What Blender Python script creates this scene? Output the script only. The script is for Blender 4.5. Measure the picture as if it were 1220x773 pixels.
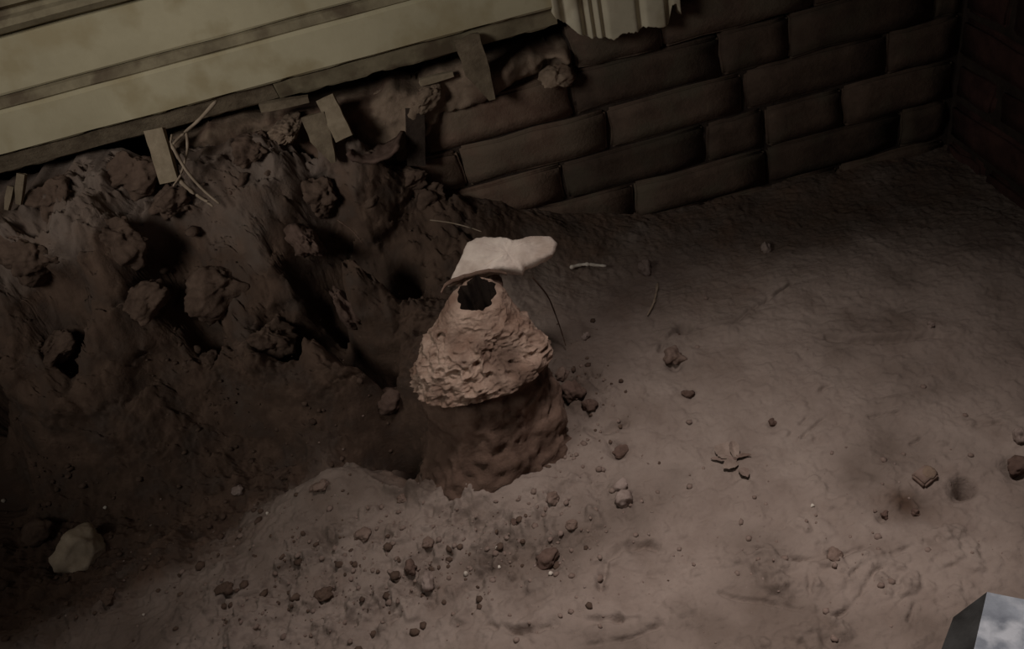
import bpy, bmesh, math, random
import numpy as np
from mathutils import Vector, Matrix, noise as mnoise

random.seed(7)
rng = np.random.RandomState(7)
for o in list(bpy.data.objects):
    bpy.data.objects.remove(o)
S = bpy.context.scene
COL = S.collection

# ------------------------------------------------------------------ camera
F, PITCH, ROLL, CH = 1000.0, math.radians(38), math.radians(15), 0.83
cam_d = bpy.data.cameras.new('camera')
cam_d.sensor_width = 36.0
cam_d.lens = F / 1220.0 * 36.0
cam_d.clip_start = 0.01
cam = bpy.data.objects.new('camera', cam_d)
COL.objects.link(cam)
cp, sp, cr, sr = math.cos(PITCH), math.sin(PITCH), math.cos(ROLL), math.sin(ROLL)
fwd = Vector((0, cp, -sp)); upv = Vector((0, sp, cp)); rgt = Vector((1, 0, 0))
cx_ = rgt * cr - upv * sr            # image right
cy_ = rgt * sr + upv * cr            # image up
M = Matrix((cx_, cy_, -fwd)).transposed().to_4x4()
M.translation = Vector((0, 0, CH))
cam.matrix_world = M
S.camera = cam

# ------------------------------------------------------------------ world, light, exposure
W = bpy.data.worlds.new('dim_room'); S.world = W; W.use_nodes = True
bg = W.node_tree.nodes['Background']
bg.inputs[0].default_value = (1.0, 0.80, 0.72, 1)
bg.inputs[1].default_value = 0.014

def area(name, loc, target, size, power, col, sy=None, spread=180):
    d = bpy.data.lights.new(name, 'AREA'); d.size = size; d.energy = power; d.color = col
    d.spread = math.radians(spread)
    if sy: d.shape = 'RECTANGLE'; d.size_y = sy
    o = bpy.data.objects.new(name, d); COL.objects.link(o); o.location = loc
    o.rotation_euler = (Vector(target) - Vector(loc)).to_track_quat('-Z', 'Y').to_euler()
    return o
area('work_lamp', (0.15, 0.60, 1.03), (0.13, 0.26, 0.0), 0.15, 2.25, (1.0, 0.895, 0.84), spread=94)
area('board_fill', (-0.95, 0.15, 1.15), (-0.25, 1.2, 0.47), 0.4, 1.12, (1.0, 0.95, 0.86), sy=0.4, spread=70)  # added fill aimed at the boards and casing, no window seen

S.view_settings.view_transform = 'Standard'
S.view_settings.look = 'None'
S.view_settings.gamma = 1
S.view_settings.use_curve_mapping = False
S.view_settings.exposure = 0.0

# ------------------------------------------------------------------ pixel helpers
def ray(px, py):
    return (cx_ * (px - 610) + cy_ * (386.5 - py) + fwd * F)
def on_z(px, py, z):
    d = ray(px, py); return Vector((0, 0, CH)) + d * ((z - CH) / d.z)
def on_y(px, py, y):
    d = ray(px, py); return Vector((0, 0, CH)) + d * (y / d.y)
def pxs(p):                      # metres per pixel at a point
    return (Vector(p) - Vector((0, 0, CH))).dot(fwd) / F

# ------------------------------------------------------------------ noise
_P = rng.permutation(256); _P = np.concatenate([_P, _P, _P])
_G = rng.rand(256) * 2 - 1
def vnoise(x, y, z):
    xi, yi, zi = np.floor(x).astype(int), np.floor(y).astype(int), np.floor(z).astype(int)
    xf, yf, zf = x - xi, y - yi, z - zi
    u, v, w = [f * f * f * (f * (f * 6 - 15) + 10) for f in (xf, yf, zf)]
    xi &= 255; yi &= 255; zi &= 255
    def g(a, b, c): return _G[_P[_P[_P[(xi + a) & 255] + ((yi + b) & 255)] + ((zi + c) & 255)]]
    def l(a, b, t): return a + (b - a) * t
    return l(l(l(g(0,0,0), g(1,0,0), u), l(g(0,1,0), g(1,1,0), u), v),
             l(l(g(0,0,1), g(1,0,1), u), l(g(0,1,1), g(1,1,1), u), v), w)
def fbm(x, y, z, f, o=4, gain=.5):
    s = np.zeros_like(x); a = 1.0
    for i in range(o):
        s += a * vnoise(x * f + 17.3 * i, y * f + 5.1 * i, z * f + 9.7 * i); a *= gain; f *= 2.03
    return s

# ------------------------------------------------------------------ materials
def mat(name, c1, c2, scale=20, detail=8, rough=.9, bump=.4, bscale=120, c3=None, s3=6, spec=.2, vary=0, metal=0, bdist=.004, lo=.35, hi=.65, vattr=None):
    m = bpy.data.materials.new(name); m.use_nodes = True
    nt = m.node_tree; N = nt.nodes; L = nt.links
    b = N['Principled BSDF']
    b.inputs['Roughness'].default_value = rough
    b.inputs['Metallic'].default_value = metal
    b.inputs['Specular IOR Level'].default_value = spec
    tc = N.new('ShaderNodeTexCoord'); obi = N.new('ShaderNodeObjectInfo')
    add = N.new('ShaderNodeVectorMath'); add.operation = 'ADD'
    mul = N.new('ShaderNodeVectorMath'); mul.operation = 'SCALE'
    cmb = N.new('ShaderNodeCombineXYZ')
    for k in range(3): L.new(obi.outputs['Random'], cmb.inputs[k])
    L.new(cmb.outputs[0], mul.inputs[0]); mul.inputs['Scale'].default_value = 13.0
    L.new(tc.outputs['Object'], add.inputs[0]); L.new(mul.outputs[0], add.inputs[1])
    n = N.new('ShaderNodeTexNoise'); n.inputs['Scale'].default_value = scale; n.inputs['Detail'].default_value = detail
    n.inputs['Roughness'].default_value = .65
    L.new(add.outputs[0], n.inputs['Vector'])
    r = N.new('ShaderNodeValToRGB'); r.color_ramp.elements[0].position = lo; r.color_ramp.elements[1].position = hi
    r.color_ramp.elements[0].color = (*c1, 1); r.color_ramp.elements[1].color = (*c2, 1)
    L.new(n.outputs[0], r.inputs[0]); out = r.outputs[0]
    if c3:
        n3 = N.new('ShaderNodeTexNoise'); n3.inputs['Scale'].default_value = s3; n3.inputs['Detail'].default_value = 6
        L.new(add.outputs[0], n3.inputs['Vector'])
        r3 = N.new('ShaderNodeValToRGB'); r3.color_ramp.elements[0].position = .48; r3.color_ramp.elements[1].position = .62
        L.new(n3.outputs[0], r3.inputs[0])
        mx = N.new('ShaderNodeMix'); mx.data_type = 'RGBA'
        L.new(r3.outputs[0], mx.inputs[0]); L.new(out, mx.inputs[6]); mx.inputs[7].default_value = (*c3, 1)
        out = mx.outputs[2]
    if vattr:                                   # second colour mixed in by a stored attribute
        at = N.new('ShaderNodeAttribute'); at.attribute_name = vattr[0]
        mm = N.new('ShaderNodeMath'); mm.operation = 'MULTIPLY_ADD'; mm.use_clamp = True
        nn = N.new('ShaderNodeTexNoise'); nn.inputs['Scale'].default_value = 22; nn.inputs['Detail'].default_value = 7
        L.new(tc.outputs['Object'], nn.inputs['Vector'])
        sub = N.new('ShaderNodeMath'); sub.operation = 'SUBTRACT'; L.new(nn.outputs[0], sub.inputs[0]); sub.inputs[1].default_value = .5
        L.new(sub.outputs[0], mm.inputs[0]); mm.inputs[1].default_value = .9; L.new(at.outputs['Fac'], mm.inputs[2])
        rr = N.new('ShaderNodeValToRGB'); rr.color_ramp.elements[0].color = (*vattr[1], 1); rr.color_ramp.elements[1].color = (*vattr[2], 1)
        rr.color_ramp.elements[0].position = .35; rr.color_ramp.elements[1].position = .68
        L.new(nn.outputs[0], rr.inputs[0])
        mx = N.new('ShaderNodeMix'); mx.data_type = 'RGBA'
        L.new(mm.outputs[0], mx.inputs[0]); L.new(out, mx.inputs[6]); L.new(rr.outputs[0], mx.inputs[7])
        out = mx.outputs[2]
    if vary:                                    # each piece fired to its own tone
        mr = N.new('ShaderNodeMapRange'); L.new(obi.outputs['Random'], mr.inputs[0]); mr.inputs[3].default_value = 1 - vary; mr.inputs[4].default_value = 1 + vary
        sc_ = N.new('ShaderNodeVectorMath'); sc_.operation = 'SCALE'; L.new(out, sc_.inputs[0]); L.new(mr.outputs[0], sc_.inputs['Scale']); out = sc_.outputs[0]
    L.new(out, b.inputs['Base Color'])
    nb = N.new('ShaderNodeTexNoise'); nb.inputs['Scale'].default_value = bscale; nb.inputs['Detail'].default_value = 8
    nb.inputs['Roughness'].default_value = .7
    L.new(add.outputs[0], nb.inputs['Vector'])
    bp = N.new('ShaderNodeBump'); bp.inputs['Strength'].default_value = bump; bp.inputs['Distance'].default_value = bdist
    L.new(nb.outputs[0], bp.inputs['Height']); L.new(bp.outputs[0], b.inputs['Normal'])
    return m

MT = {
 'ground': mat('dry_sand', (.265,.208,.178), (.345,.28,.243), 14, 9, .95, .7, 130, c3=(.185,.143,.120), s3=7,
               bdist=.003, vattr=('loam', (.060,.038,.028), (.135,.087,.064))),  # loam attribute holds dark soil plus the painted pit and far-ground shade
 'crumb': mat('soil_crumb', (.19,.135,.112), (.28,.21,.18), 60, 6, .95, .4, 300, bdist=.001),
 'loam': mat('dark_loam', (.075,.048,.036), (.15,.10,.076), 30, 8, .95, .6, 120, bdist=.004),
 'clod': mat('dry_clod', (.15,.10,.078), (.25,.18,.15), 50, 8, .95, .6, 200, bdist=.002),
 'rust_clod': mat('reddish_clod', (.095,.060,.047), (.165,.108,.088), 50, 8, .95, .6, 200, bdist=.002),
 'stone': mat('pale_stone', (.36,.285,.21), (.52,.43,.33), 40, 8, .85, .4, 150, bdist=.002),
 'grey_stone': mat('grey_stone', (.20,.15,.13), (.33,.26,.23), 60, 8, .85, .4, 200, bdist=.001),
 'chip': mat('white_chip', (.5,.44,.38), (.72,.66,.58), 60, 4, .7, .2, 200, bdist=.001),
 'brick': mat('old_brick', (.075,.050,.038), (.13,.088,.066), 25, 8, .95, .8, 110, c3=(.105,.082,.06), s3=14, vary=.3, bdist=.003),
 'dusty_brick': mat('dusty_brick', (.13,.078,.058), (.20,.135,.10), 25, 8, .95, .8, 110, c3=(.17,.125,.092), s3=14, vary=.12, bdist=.003),
 'shaded_brick': mat('shaded_brick', (.045,.022,.02), (.09,.045,.038), 25, 8, .95, .6, 140, bdist=.003),  # brick again, with the dark corner's light falloff put into its colour
 'mortar': mat('mortar', (.035,.024,.02), (.06,.043,.034), 40, 8, .98, .8, 150, bdist=.004),
 'rubble': mat('mortar_rubble', (.15,.105,.078), (.27,.195,.145), 25, 8, .98, .8, 120, bdist=.004),
 'smear': mat('smeared_mortar', (.17,.122,.088), (.30,.22,.165), 22, 9, .98, .7, 120, c3=(.12,.075,.055), s3=12, bdist=.003),
 'void': mat('void_dark', (.03,.022,.018), (.05,.038,.03), 20, 5, .95, .3, 100),
 'paint': mat('cream_paint', (.41,.36,.245), (.50,.445,.31), 8, 10, .7, .25, 60, c3=(.37,.31,.195), s3=14, bdist=.001),
 'paint_edge': mat('dirty_paint', (.16,.13,.085), (.29,.245,.165), 18, 10, .8, .35, 80, c3=(.12,.09,.06), s3=20, bdist=.002),
 'casing': mat('pale_paint', (.50,.45,.34), (.62,.56,.43), 14, 10, .6, .25, 60, c3=(.42,.36,.26), s3=18, bdist=.001),
 'weathered': mat('weathered_timber', (.12,.09,.062), (.235,.185,.13), 30, 9, .9, .6, 110, bdist=.003),
 'wood': mat('split_wood', (.20,.155,.105), (.33,.265,.19), 35, 9, .85, .5, 120, bdist=.002),
 'root': mat('pale_root', (.25,.19,.14), (.38,.30,.23), 60, 6, .85, .3, 200, bdist=.001),
 'lime': mat('lime_crust', (.58,.48,.42), (.76,.66,.58), 35, 10, .92, .5, 160, c3=(.48,.385,.325), s3=22, bdist=.003),
 'cone': mat('rough_conglomerate', (.28,.18,.135), (.60,.44,.35), 42, 10, .95, .9, 130, c3=(.27,.17,.125), s3=17, bdist=.006, lo=.3, hi=.68, vattr=('hollow_shade', (.10,.062,.046), (.19,.125,.095))),
 'post': mat('earthy_post', (.10,.062,.046), (.18,.115,.087), 25, 9, .95, .7, 110, c3=(.23,.15,.115), s3=16, bdist=.005),
 'hole': mat('hollow_lining', (.022,.015,.012), (.045,.03,.022), 30, 5, .95, .5, 100),
 'steel': mat('scuffed_steel', (.16,.18,.215), (.40,.44,.50), 14, 12, .42, .25, 60, c3=(.52,.55,.60), s3=30, spec=.5, metal=.35, bdist=.001),
 'dark_steel': mat('blackened_steel', (.012,.012,.012), (.06,.062,.062), 20, 6, .5, .2, 80, spec=.4, metal=.3),
 'leaf': mat('dried_leaf', (.22,.165,.135), (.34,.265,.225), 60, 6, .8, .3, 200, bdist=.001),
}

# ------------------------------------------------------------------ object helpers
def link(o, parent=None):
    COL.objects.link(o)
    if parent: o.parent = parent
    return o
def tag(o, label=None, cat=None, group=None, kind=None):
    if label: o['label'] = label
    if cat: o['category'] = cat
    if group: o['group'] = group
    if kind: o['kind'] = kind
    return o
def empty(name, loc):
    o = bpy.data.objects.new(name, None); o.empty_display_size = .02; o.location = loc
    return link(o)
def from_np(name, V, Fq, m, parent=None, loc=(0,0,0), smooth=True):
    """vertices in world space; object origin at loc; parents only have a location"""
    V = np.asarray(V, float) - np.asarray(loc, float)
    me = bpy.data.meshes.new(name)
    me.from_pydata(V.tolist(), [], [list(map(int, f)) for f in Fq]); me.update()
    if smooth: me.polygons.foreach_set('use_smooth', [True] * len(me.polygons))
    me.materials.append(MT[m])
    o = bpy.data.objects.new(name, me)
    pl = parent.location if parent else Vector((0, 0, 0))
    o.location = Vector(loc) - pl
    return link(o, parent)

_ico = {}
def ico(sub):
    if sub not in _ico:
        bm = bmesh.new(); bmesh.ops.create_icosphere(bm, subdivisions=sub, radius=1)
        _ico[sub] = (np.array([v.co[:] for v in bm.verts]), [[v.index for v in f.verts] for f in bm.faces]); bm.free()
    return _ico[sub]
def lump(size, seed, sub=4, rough=.25, facets=5, freq=1.3):
    """irregular stone: sphere cut by random planes, roughened"""
    V, Fc = ico(sub); V = V.copy(); r = np.random.RandomState(seed)
    for k in range(facets):
        n = r.normal(size=3); n /= np.linalg.norm(n); d = r.uniform(.55, .85)
        s = V @ n; ex = np.maximum(s - d, 0); V -= np.outer(ex * .9, n)
    o = r.rand(3) * 50
    nrm = V / np.linalg.norm(V, axis=1)[:, None]
    f = fbm(V[:,0] + o[0], V[:,1] + o[1], V[:,2] + o[2], freq, 5, .55)
    V = V + nrm * (f * rough)[:, None]
    return V * np.asarray(size), Fc
def rotm(rx, ry, rz):
    return np.array((Matrix.Rotation(rz, 3, 'Z') @ Matrix.Rotation(ry, 3, 'Y') @ Matrix.Rotation(rx, 3, 'X')))

def boxmesh(x0, x1, y0, y1, z0, z1, bev=0.0, jit=0.0, seed=0, cuts=0):
    bm = bmesh.new(); bmesh.ops.create_cube(bm, size=1)
    for v in bm.verts:
        v.co = Vector(((x0+x1)/2 + v.co.x*(x1-x0), (y0+y1)/2 + v.co.y*(y1-y0), (z0+z1)/2 + v.co.z*(z1-z0)))
    if bev: bmesh.ops.bevel(bm, geom=bm.edges[:], offset=bev, segments=2, affect='EDGES')
    if cuts: bmesh.ops.subdivide_edges(bm, edges=bm.edges[:], cuts=cuts, use_grid_fill=True)
    if jit:
        off = Vector((seed * 3.17, seed * 1.31, 0))
        for v in bm.verts: v.co += mnoise.noise_vector((v.co + off) * 28) * jit
    V = np.array([v.co[:] for v in bm.verts]); Fc = [[v.index for v in f.verts] for f in bm.faces]; bm.free()
    return V, Fc

def tube(pts, r, n=7, seed=0, jit=.15):
    pts = [Vector(p) for p in pts]
    # resample (Catmull-Rom)
    P = []
    q = [pts[0]] + pts + [pts[-1]]
    for i in range(1, len(q) - 2):
        for k in range(6):
            t = k / 6.0; a, b, c, d = q[i-1], q[i], q[i+1], q[i+2]
            P.append(.5 * ((2*b) + (c-a)*t + (2*a-5*b+4*c-d)*t*t + (3*b-a-3*c+d)*t**3))
    P.append(pts[-1]); V = []; Fc = []
    rs = np.random.RandomState(seed)
    for i, p in enumerate(P):
        tdir = (P[min(i+1, len(P)-1)] - P[max(i-1, 0)]).normalized()
        a = tdir.orthogonal().normalized(); b = tdir.cross(a)
        f = i / (len(P) - 1); rr = r * (1 - .45 * f) * (1 + jit * rs.uniform(-1, 1))
        if i in (0, len(P) - 1): rr *= .5
        for k in range(n):
            an = 2 * math.pi * k / n; V.append((p + (a * math.cos(an) + b * math.sin(an)) * rr)[:])
    for i in range(len(P) - 1):
        for k in range(n):
            Fc.append([i*n+k, i*n+(k+1) % n, (i+1)*n+(k+1) % n, (i+1)*n+k])
    Fc.append(list(range(n))[::-1]); Fc.append([(len(P)-1)*n + k for k in range(n)])
    return np.array(V), Fc

# ------------------------------------------------------------------ TERRAIN height field
YW = 1.22                                   # front face of the back wall
ctl = []
def cz(px, py, z): p = on_z(px, py, z); ctl.append((p.x, p.y, z))
def cyy(px, py, y): p = on_y(px, py, y); ctl.append((p.x, y, p.z))
# dry sand floor
for px, py, z in [(610,773,0),(300,773,-.005),(0,773,-.01),(1220,773,.005),(900,700,.0),(1000,600,0),(1200,600,.004),(1200,450,.006),
                  (1000,450,.004),(850,520,.002),(900,400,.006),(760,620,.0),(620,690,-.004),(520,700,-.004),(330,690,-.006),
                  (800,330,.012),(1000,310,.008),(1150,300,.01),(1080,220,.01),(860,262,.02),(700,330,.03),(780,440,.01),
                  (440,600,.006),(400,556,.022),(360,580,.012),(600,604,.0),(520,590,.004),(710,510,.008),(695,470,.024),(670,430,.03),(720,400,.02)]: cz(px, py, z)
# dug hollow left of the stump
for px, py, z in [(486,575,-.15),(470,520,-.14),(440,480,-.12),(500,520,-.13),(490,440,-.07),(400,500,-.09),(340,540,-.06),(250,600,-.045),
                  (150,610,-.055),(40,600,-.06),(90,690,-.035),(200,660,-.025),(0,690,-.04),(300,480,-.05),(180,520,-.05),(60,520,-.05)]: cz(px, py, z)
# earth bank under the board
for px, py, y in [(0,222,1.17),(100,190,1.17),(200,178,1.185),(300,150,1.19),(400,135,1.195),
                  (0,250,1.11),(110,225,1.11),(240,225,1.13),(330,195,1.15),
                  (0,330,1.08),(120,310,1.07),(230,300,1.11),(330,290,1.10),(410,290,1.08),
                  (0,400,1.04),(100,390,1.05),(200,380,1.075),(300,380,1.05),(380,380,1.02),(60,450,1.02),(200,450,1.03),(300,430,.99),
                  (410,340,1.04),(455,330,1.07),(470,400,.99),(415,420,.97),(520,300,1.12),(600,290,1.14),(660,262,1.19),(720,262,1.20)]: cyy(px, py, y)
# outside the frame
for x, y, z in [(-1.5,1.2,.38),(-1.5,1.05,.02),(-1.5,.6,-.04),(-1.5,0,0),(-.8,-.3,0),(0,-.3,0),(.8,-.3,0),(.8,.5,.01),(1.2,0,.01),
                (-.9,1.18,.38),(-.9,1.03,.0),(-.2,1.24,.14),(.1,1.24,.1),(.3,1.25,.03),(.6,1.25,.02),(.9,1.25,.01),(-1.2,1.22,.40),(-.8,1.22,.40),(-.5,1.22,.39),(-.36,1.22,.37)]:
    ctl.append((x, y, z))
C = np.array(ctl); CPt = C[:, :2].copy(); CPt[:, 1] *= 1.35
def kern(r): return np.sqrt(r * r + .02 ** 2)
D = np.linalg.norm(CPt[:, None] - CPt[None], axis=2)
n_ = len(C); A = np.zeros((n_ + 3, n_ + 3)); A[:n_, :n_] = kern(D) - np.eye(n_) * .006
A[:n_, n_] = 1; A[:n_, n_+1:] = CPt; A[n_, :n_] = 1; A[n_+1:, :n_] = CPt.T
wts = np.linalg.solve(A, np.concatenate([C[:, 2], np.zeros(3)]))
def base_h(x, y):
    y2 = y * 1.35; out = wts[n_] + wts[n_+1] * x + wts[n_+2] * y2
    for i in range(n_): out = out + wts[i] * kern(np.hypot(x - CPt[i, 0], y2 - CPt[i, 1]))
    return out
NX, NY = 860, 720
xs = np.concatenate([np.linspace(-1.5, -.82, 40, endpoint=False), np.linspace(-.82, .82, NX - 60, endpoint=False), np.linspace(.82, 1.2, 20)])
ys = np.concatenate([np.linspace(-.3, .30, 30, endpoint=False), np.linspace(.30, .93, 400, endpoint=False), np.linspace(.93, 1.25, NY - 430)])
X, Y = np.meshgrid(xs, ys)
# coarse evaluation then bilinear refine keeps it quick
xc = np.linspace(-1.5, 1.2, 270); yc = np.linspace(-.3, 1.25, 190)
Hc = base_h(*np.meshgrid(xc, yc))
def bil(Hg, xg, yg, x, y):
    i = np.clip(np.searchsorted(xg, x) - 1, 0, len(xg) - 2); j = np.clip(np.searchsorted(yg, y) - 1, 0, len(yg) - 2)
    u = np.clip((x - xg[i]) / (xg[i+1] - xg[i]), 0, 1); v = np.clip((y - yg[j]) / (yg[j+1] - yg[j]), 0, 1)
    return (Hg[j, i]*(1-u) + Hg[j, i+1]*u)*(1-v) + (Hg[j+1, i]*(1-u) + Hg[j+1, i+1]*u)*v
Z = bil(Hc, xc, yc, X, Y)
bank = np.clip((Z - .06) / .15, 0, 1)                      # 1 on the bank
def pxw(px, py, z=0): p = on_z(px, py, z); return p.x, p.y
def blob(px, py, rpx, z=0.0, sx=1.0, sy=1.0):
    x0, y0 = pxw(px, py, z); r = rpx * 1.05e-3
    return np.exp(-(((X - x0) / (r*sx))**2 + ((Y - y0) / (r*sy))**2))
def polyd(pts, z=0.0):
    w = [pxw(a, b, z) for a, b in pts]; d = np.full(X.shape, 9.0); sgn = np.zeros(X.shape)
    wob = fbm(X, Y, X*0+2., 45, 3) * .0045
    for (x0, y0), (x1, y1) in zip(w[:-1], w[1:]):
        dx, dy = x1-x0, y1-y0; L2 = dx*dx + dy*dy
        t = np.clip(((X-x0)*dx + (Y-y0)*dy) / L2, 0, 1)
        ex, ey = X-(x0+t*dx), Y-(y0+t*dy); dd = np.hypot(ex, ey)
        s = (dx*ey - dy*ex) / math.sqrt(L2)
        k = dd < d; d = np.where(k, dd, d); sgn = np.where(k, s, sgn)
    return d, sgn + wob
# loam mask: bank and dug area left of the diagonal edge, plus shade painted into the pit and along the wall
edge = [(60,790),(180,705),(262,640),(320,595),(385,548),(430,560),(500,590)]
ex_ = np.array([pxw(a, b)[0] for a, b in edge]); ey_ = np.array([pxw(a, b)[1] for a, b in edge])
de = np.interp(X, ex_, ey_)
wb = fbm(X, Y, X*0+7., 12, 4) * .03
left0 = np.clip((Y - de + wb) / .05 + .35, 0, 1); left = np.clip((Y - de + wb * 1.6) / .13 + .25, 0, 1) * np.clip((Y + wb - .665) / .10, .25, 1)  # dug side: dark loam with the pit's shadow put into the same colour
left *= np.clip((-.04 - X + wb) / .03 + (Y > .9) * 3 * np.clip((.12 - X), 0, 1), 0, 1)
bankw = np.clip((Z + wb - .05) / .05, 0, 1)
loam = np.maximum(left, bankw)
loam = np.maximum(loam, .85 * np.clip((Y + wb * 2 - .93) / .24, 0, 1))  # far ground darkens toward the wall, light falloff painted as soil colour
dark_spots = blob(1085, 606, 26, sx=1.3) * .9 + blob(1075, 596, 12)*.6 + blob(760, 655, 26) * .35 + blob(1040, 395, 34, sx=2, sy=1) * .3 + blob(1010, 660, 22, sx=2)*.25 + blob(560, 670, 60, sx=1.7)*.35 + blob(370, 690, 50, sx=1.4)*.3 + blob(690,480,30,sx=1.2,sy=1.6)*.4 + blob(390,590,40,sx=1.2)*.35 + blob(745,500,26,sx=1.6)*.4 + blob(820,440,50,sx=1.5)*.25  # damp patch at right first, the other spots are simply darker sand
loam = np.clip(np.maximum(loam, dark_spots * .8), 0, 1)
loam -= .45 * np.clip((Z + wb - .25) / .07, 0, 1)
Z = np.where(Z > .33, .33 + (Z - .33) * .75, Z)
rough = .0016 + .012 * left + .007 * bank
Z += fbm(X, Y, Z, 9, 2) * (.004 + .012 * np.clip(left + bank, 0, 1))
Z += fbm(X, Y, Z, 24, 5, .56) * rough
ridg = 1 - np.abs(fbm(X, Y, Z, 14, 4, .5)); Z += (ridg - .8) * .008 * bank
Z += np.abs(fbm(X + 3, Y, Z, 50, 4, .6)) * (.0026 + .004 * np.clip(left, 0, 1) * (1-bank))
# crumbly zone in front of the stump and stamped marks
cr_ = blob(560, 650, 120, sx=1.5, sy=.75) + blob(340, 700, 90, sx=1.5) + blob(690, 480, 40)
Z += np.maximum(fbm(X, Y, X*0+3., 55, 4, .6) - .12, 0) * .012 * np.clip(cr_, 0, 1)
Z -= np.maximum(fbm(X, Y, X*0+23., 40, 4, .6) - .22, 0) * .013 * np.clip(cr_, 0, 1)
tr = blob(1000, 680, 150, sx=1.3, sy=.8)
Z += np.maximum(fbm(X, Y, X*0+31., 30, 4, .55) - .15, 0) * .013 * np.clip(tr, 0, 1)
marks = [([(546,742),(580,744),(612,752),(640,750),(690,742),(738,738)], .006, .009, 1),
         ([(500,735),(530,730),(560,742)], .005, .004, 1), ([(700,770),(750,760),(790,745)], .004, .004, 1),
         ([(716,700),(722,672),(745,650),(775,648),(800,660)], .008, .006, 1), ([(740,680),(780,684),(820,692)], .004, .003, 1),
         ([(900,655),(925,656),(945,648)], .004, .005, 1), ([(940,668),(985,668),(1030,652)], .005, .005, -1),
         ([(858,708),(885,714),(925,722),(955,728),(966,718),(965,703)], .004, .006, 1), ([(995,736),(1018,722),(1028,705),(1040,684),(1050,678)], .004, .004, 1),
         ([(1065,660),(1090,650),(1115,645)], .005, .005, 1), ([(1008,695),(1020,680)], .003, .004, 1), ([(1095,690),(1108,680),(1112,668)], .003, .005, 1),
         ([(1110,690),(1125,678),(1145,672)], .003, .004, 1), ([(1070,720),(1080,712),(1105,712)], .003, .004, 1), ([(1083,740),(1088,722)], .003, .004, 1),
         ([(985,405),(1010,409),(1050,410),(1115,407)], .006, .010, 1), ([(831,397),(876,388),(896,371),(927,351),(950,340)], .005, .008, -1),
         ([(786,425),(795,408),(812,396)], .004, .006, 1), ([(975,470),(990,462)], .003, .004, 1), ([(1085,530),(1100,522),(1112,516)], .003, .004, 1),
         ([(940,520),(960,500)], .0025, .003, 1), ([(955,522),(980,500)], .0025, .003, 1), ([(970,525),(1000,505)], .0025, .003, 1),
         ([(1036,498),(1070,494)], .003, .003, 1), ([(1160,510),(1190,508)], .004, .004, 1), ([(1200,435),(1220,440)], .004, .006, 1),
         ([(700,520),(735,535),(760,540)], .006, .006, 1), ([(690,500),(720,520),(760,505)], .008, .005, 1), ([(320,572),(340,570),(352,562)], .005, .012, 1),
         ([(230,655),(275,640),(300,625)], .008, -.006, 1), ([(260,715),(280,695),(290,685)], .004, .008, 1), ([(120,720),(135,715),(152,700)], .005, .010, 1),
         ([(400,545),(420,552),(440,575),(470,590),(500,592)], .008, -.010, 1), ([(180,745),(210,725)], .004, .004, 1), ([(365,750),(400,738)], .003, .004, 1)]
for pts, w_, dep, sd in marks:
    d, s = polyd(pts)
    am = np.clip(.75 + 1.3 * fbm(X + dep*90, Y, X*0+11., 38, 3), 0, 1.6)
    Z -= dep * np.exp(-(d / (w_*.7))**2) * am
    Z += dep * .5 * np.exp(-d / (w_*3.5)) * np.clip(sd * s / (w_*.5), 0, 1) * am
pits = [(815,396,9,.022),(804,438,10,.020),(820,470,6,.008),(736,540,10,.016),(1150,580,9,.034),(1140,590,10,.010),(1051,617,6,.008),(1085,606,26,.005),
        (655,672,16,.010),(52,600,14,.02),(45,655,18,.02),(490,572,9,.03),(490,555,10,.02),(345,566,10,.008),(712,460,8,.012),(440,362,14,.02),(385,350,12,.03),
        (1208,562,14,.016),(485,595,8,.006),(1075,590,5,.004),(920,507,5,.005),(995,664,9,.006),(700,462,7,.008),(250,640,12,.008)]
for px, py, r, d in pits: Z -= d * blob(px, py, r)
Z -= .06 * blob(430, 360, 26, z=.05) + .05 * blob(60, 400, 45, z=.12, sx=1.6, sy=.5) + .05 * blob(150, 400, 35, z=.12, sx=1.5, sy=.5)
Z += .03 * blob(690, 470, 16, z=.02)*.5 + .016 * blob(700, 480, 10) + .012 * blob(670, 455, 10)
Z += .018 * blob(630, 590, 38, sx=1.5, sy=.8) + .022 * blob(575, 592, 26, sx=1.3, sy=.7)
Z -= .09 * blob(486, 560, 15, z=-.03, sy=1.3) + .06 * blob(470, 520, 24, z=-.05, sy=1.2) + .04 * blob(440, 480, 34, z=-.05)
Z = np.minimum(Z, np.interp(X, [-.7, -.45, -.3, -.15], [.374, .376, .366, .345]) + fbm(X, X*0, X*0+4., 22, 3) * .012)
bk = np.clip((Z - .0) / .12, 0, 1) * np.clip((Y - .9) / .08, 0, 1)
DY = bk * (fbm(X*1.0, Y*.3, Z*1.2, 7, 2) * .024 + fbm(X+4, Y*.3, Z, 19, 4, .45) * .010 + (.5 - np.abs(fbm(X+9, Y*.3, Z, 9, 2, .5))) * .018)
def hgt(x, y):
    return float(bil(Z, xs, ys, np.array([x]), np.array([y]))[0])
TT = np.linspace(.35, 1.9, 900)
def hit(px, py):
    d = ray(px, py) / F; x, y, z = d.x*TT, d.y*TT, CH + d.z*TT
    ok = (y < 1.249)
    h = bil(Z, xs, ys, x, y); k = np.where((z < h) & ok)[0]
    i = k[0] if len(k) else np.where(ok)[0][-1]
    return Vector((x[i], y[i], z[i]))
V = np.stack([X, Y - DY, Z], -1).reshape(-1, 3)
ii = np.arange(len(xs) * len(ys)).reshape(len(ys), len(xs))
Q = np.stack([ii[:-1, :-1], ii[:-1, 1:], ii[1:, 1:], ii[1:, :-1]], -1).reshape(-1, 4)
me = bpy.data.meshes.new('floor')
me.vertices.add(len(V)); me.vertices.foreach_set('co', V.ravel())
me.loops.add(Q.size); me.loops.foreach_set('vertex_index', Q.ravel())
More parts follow.
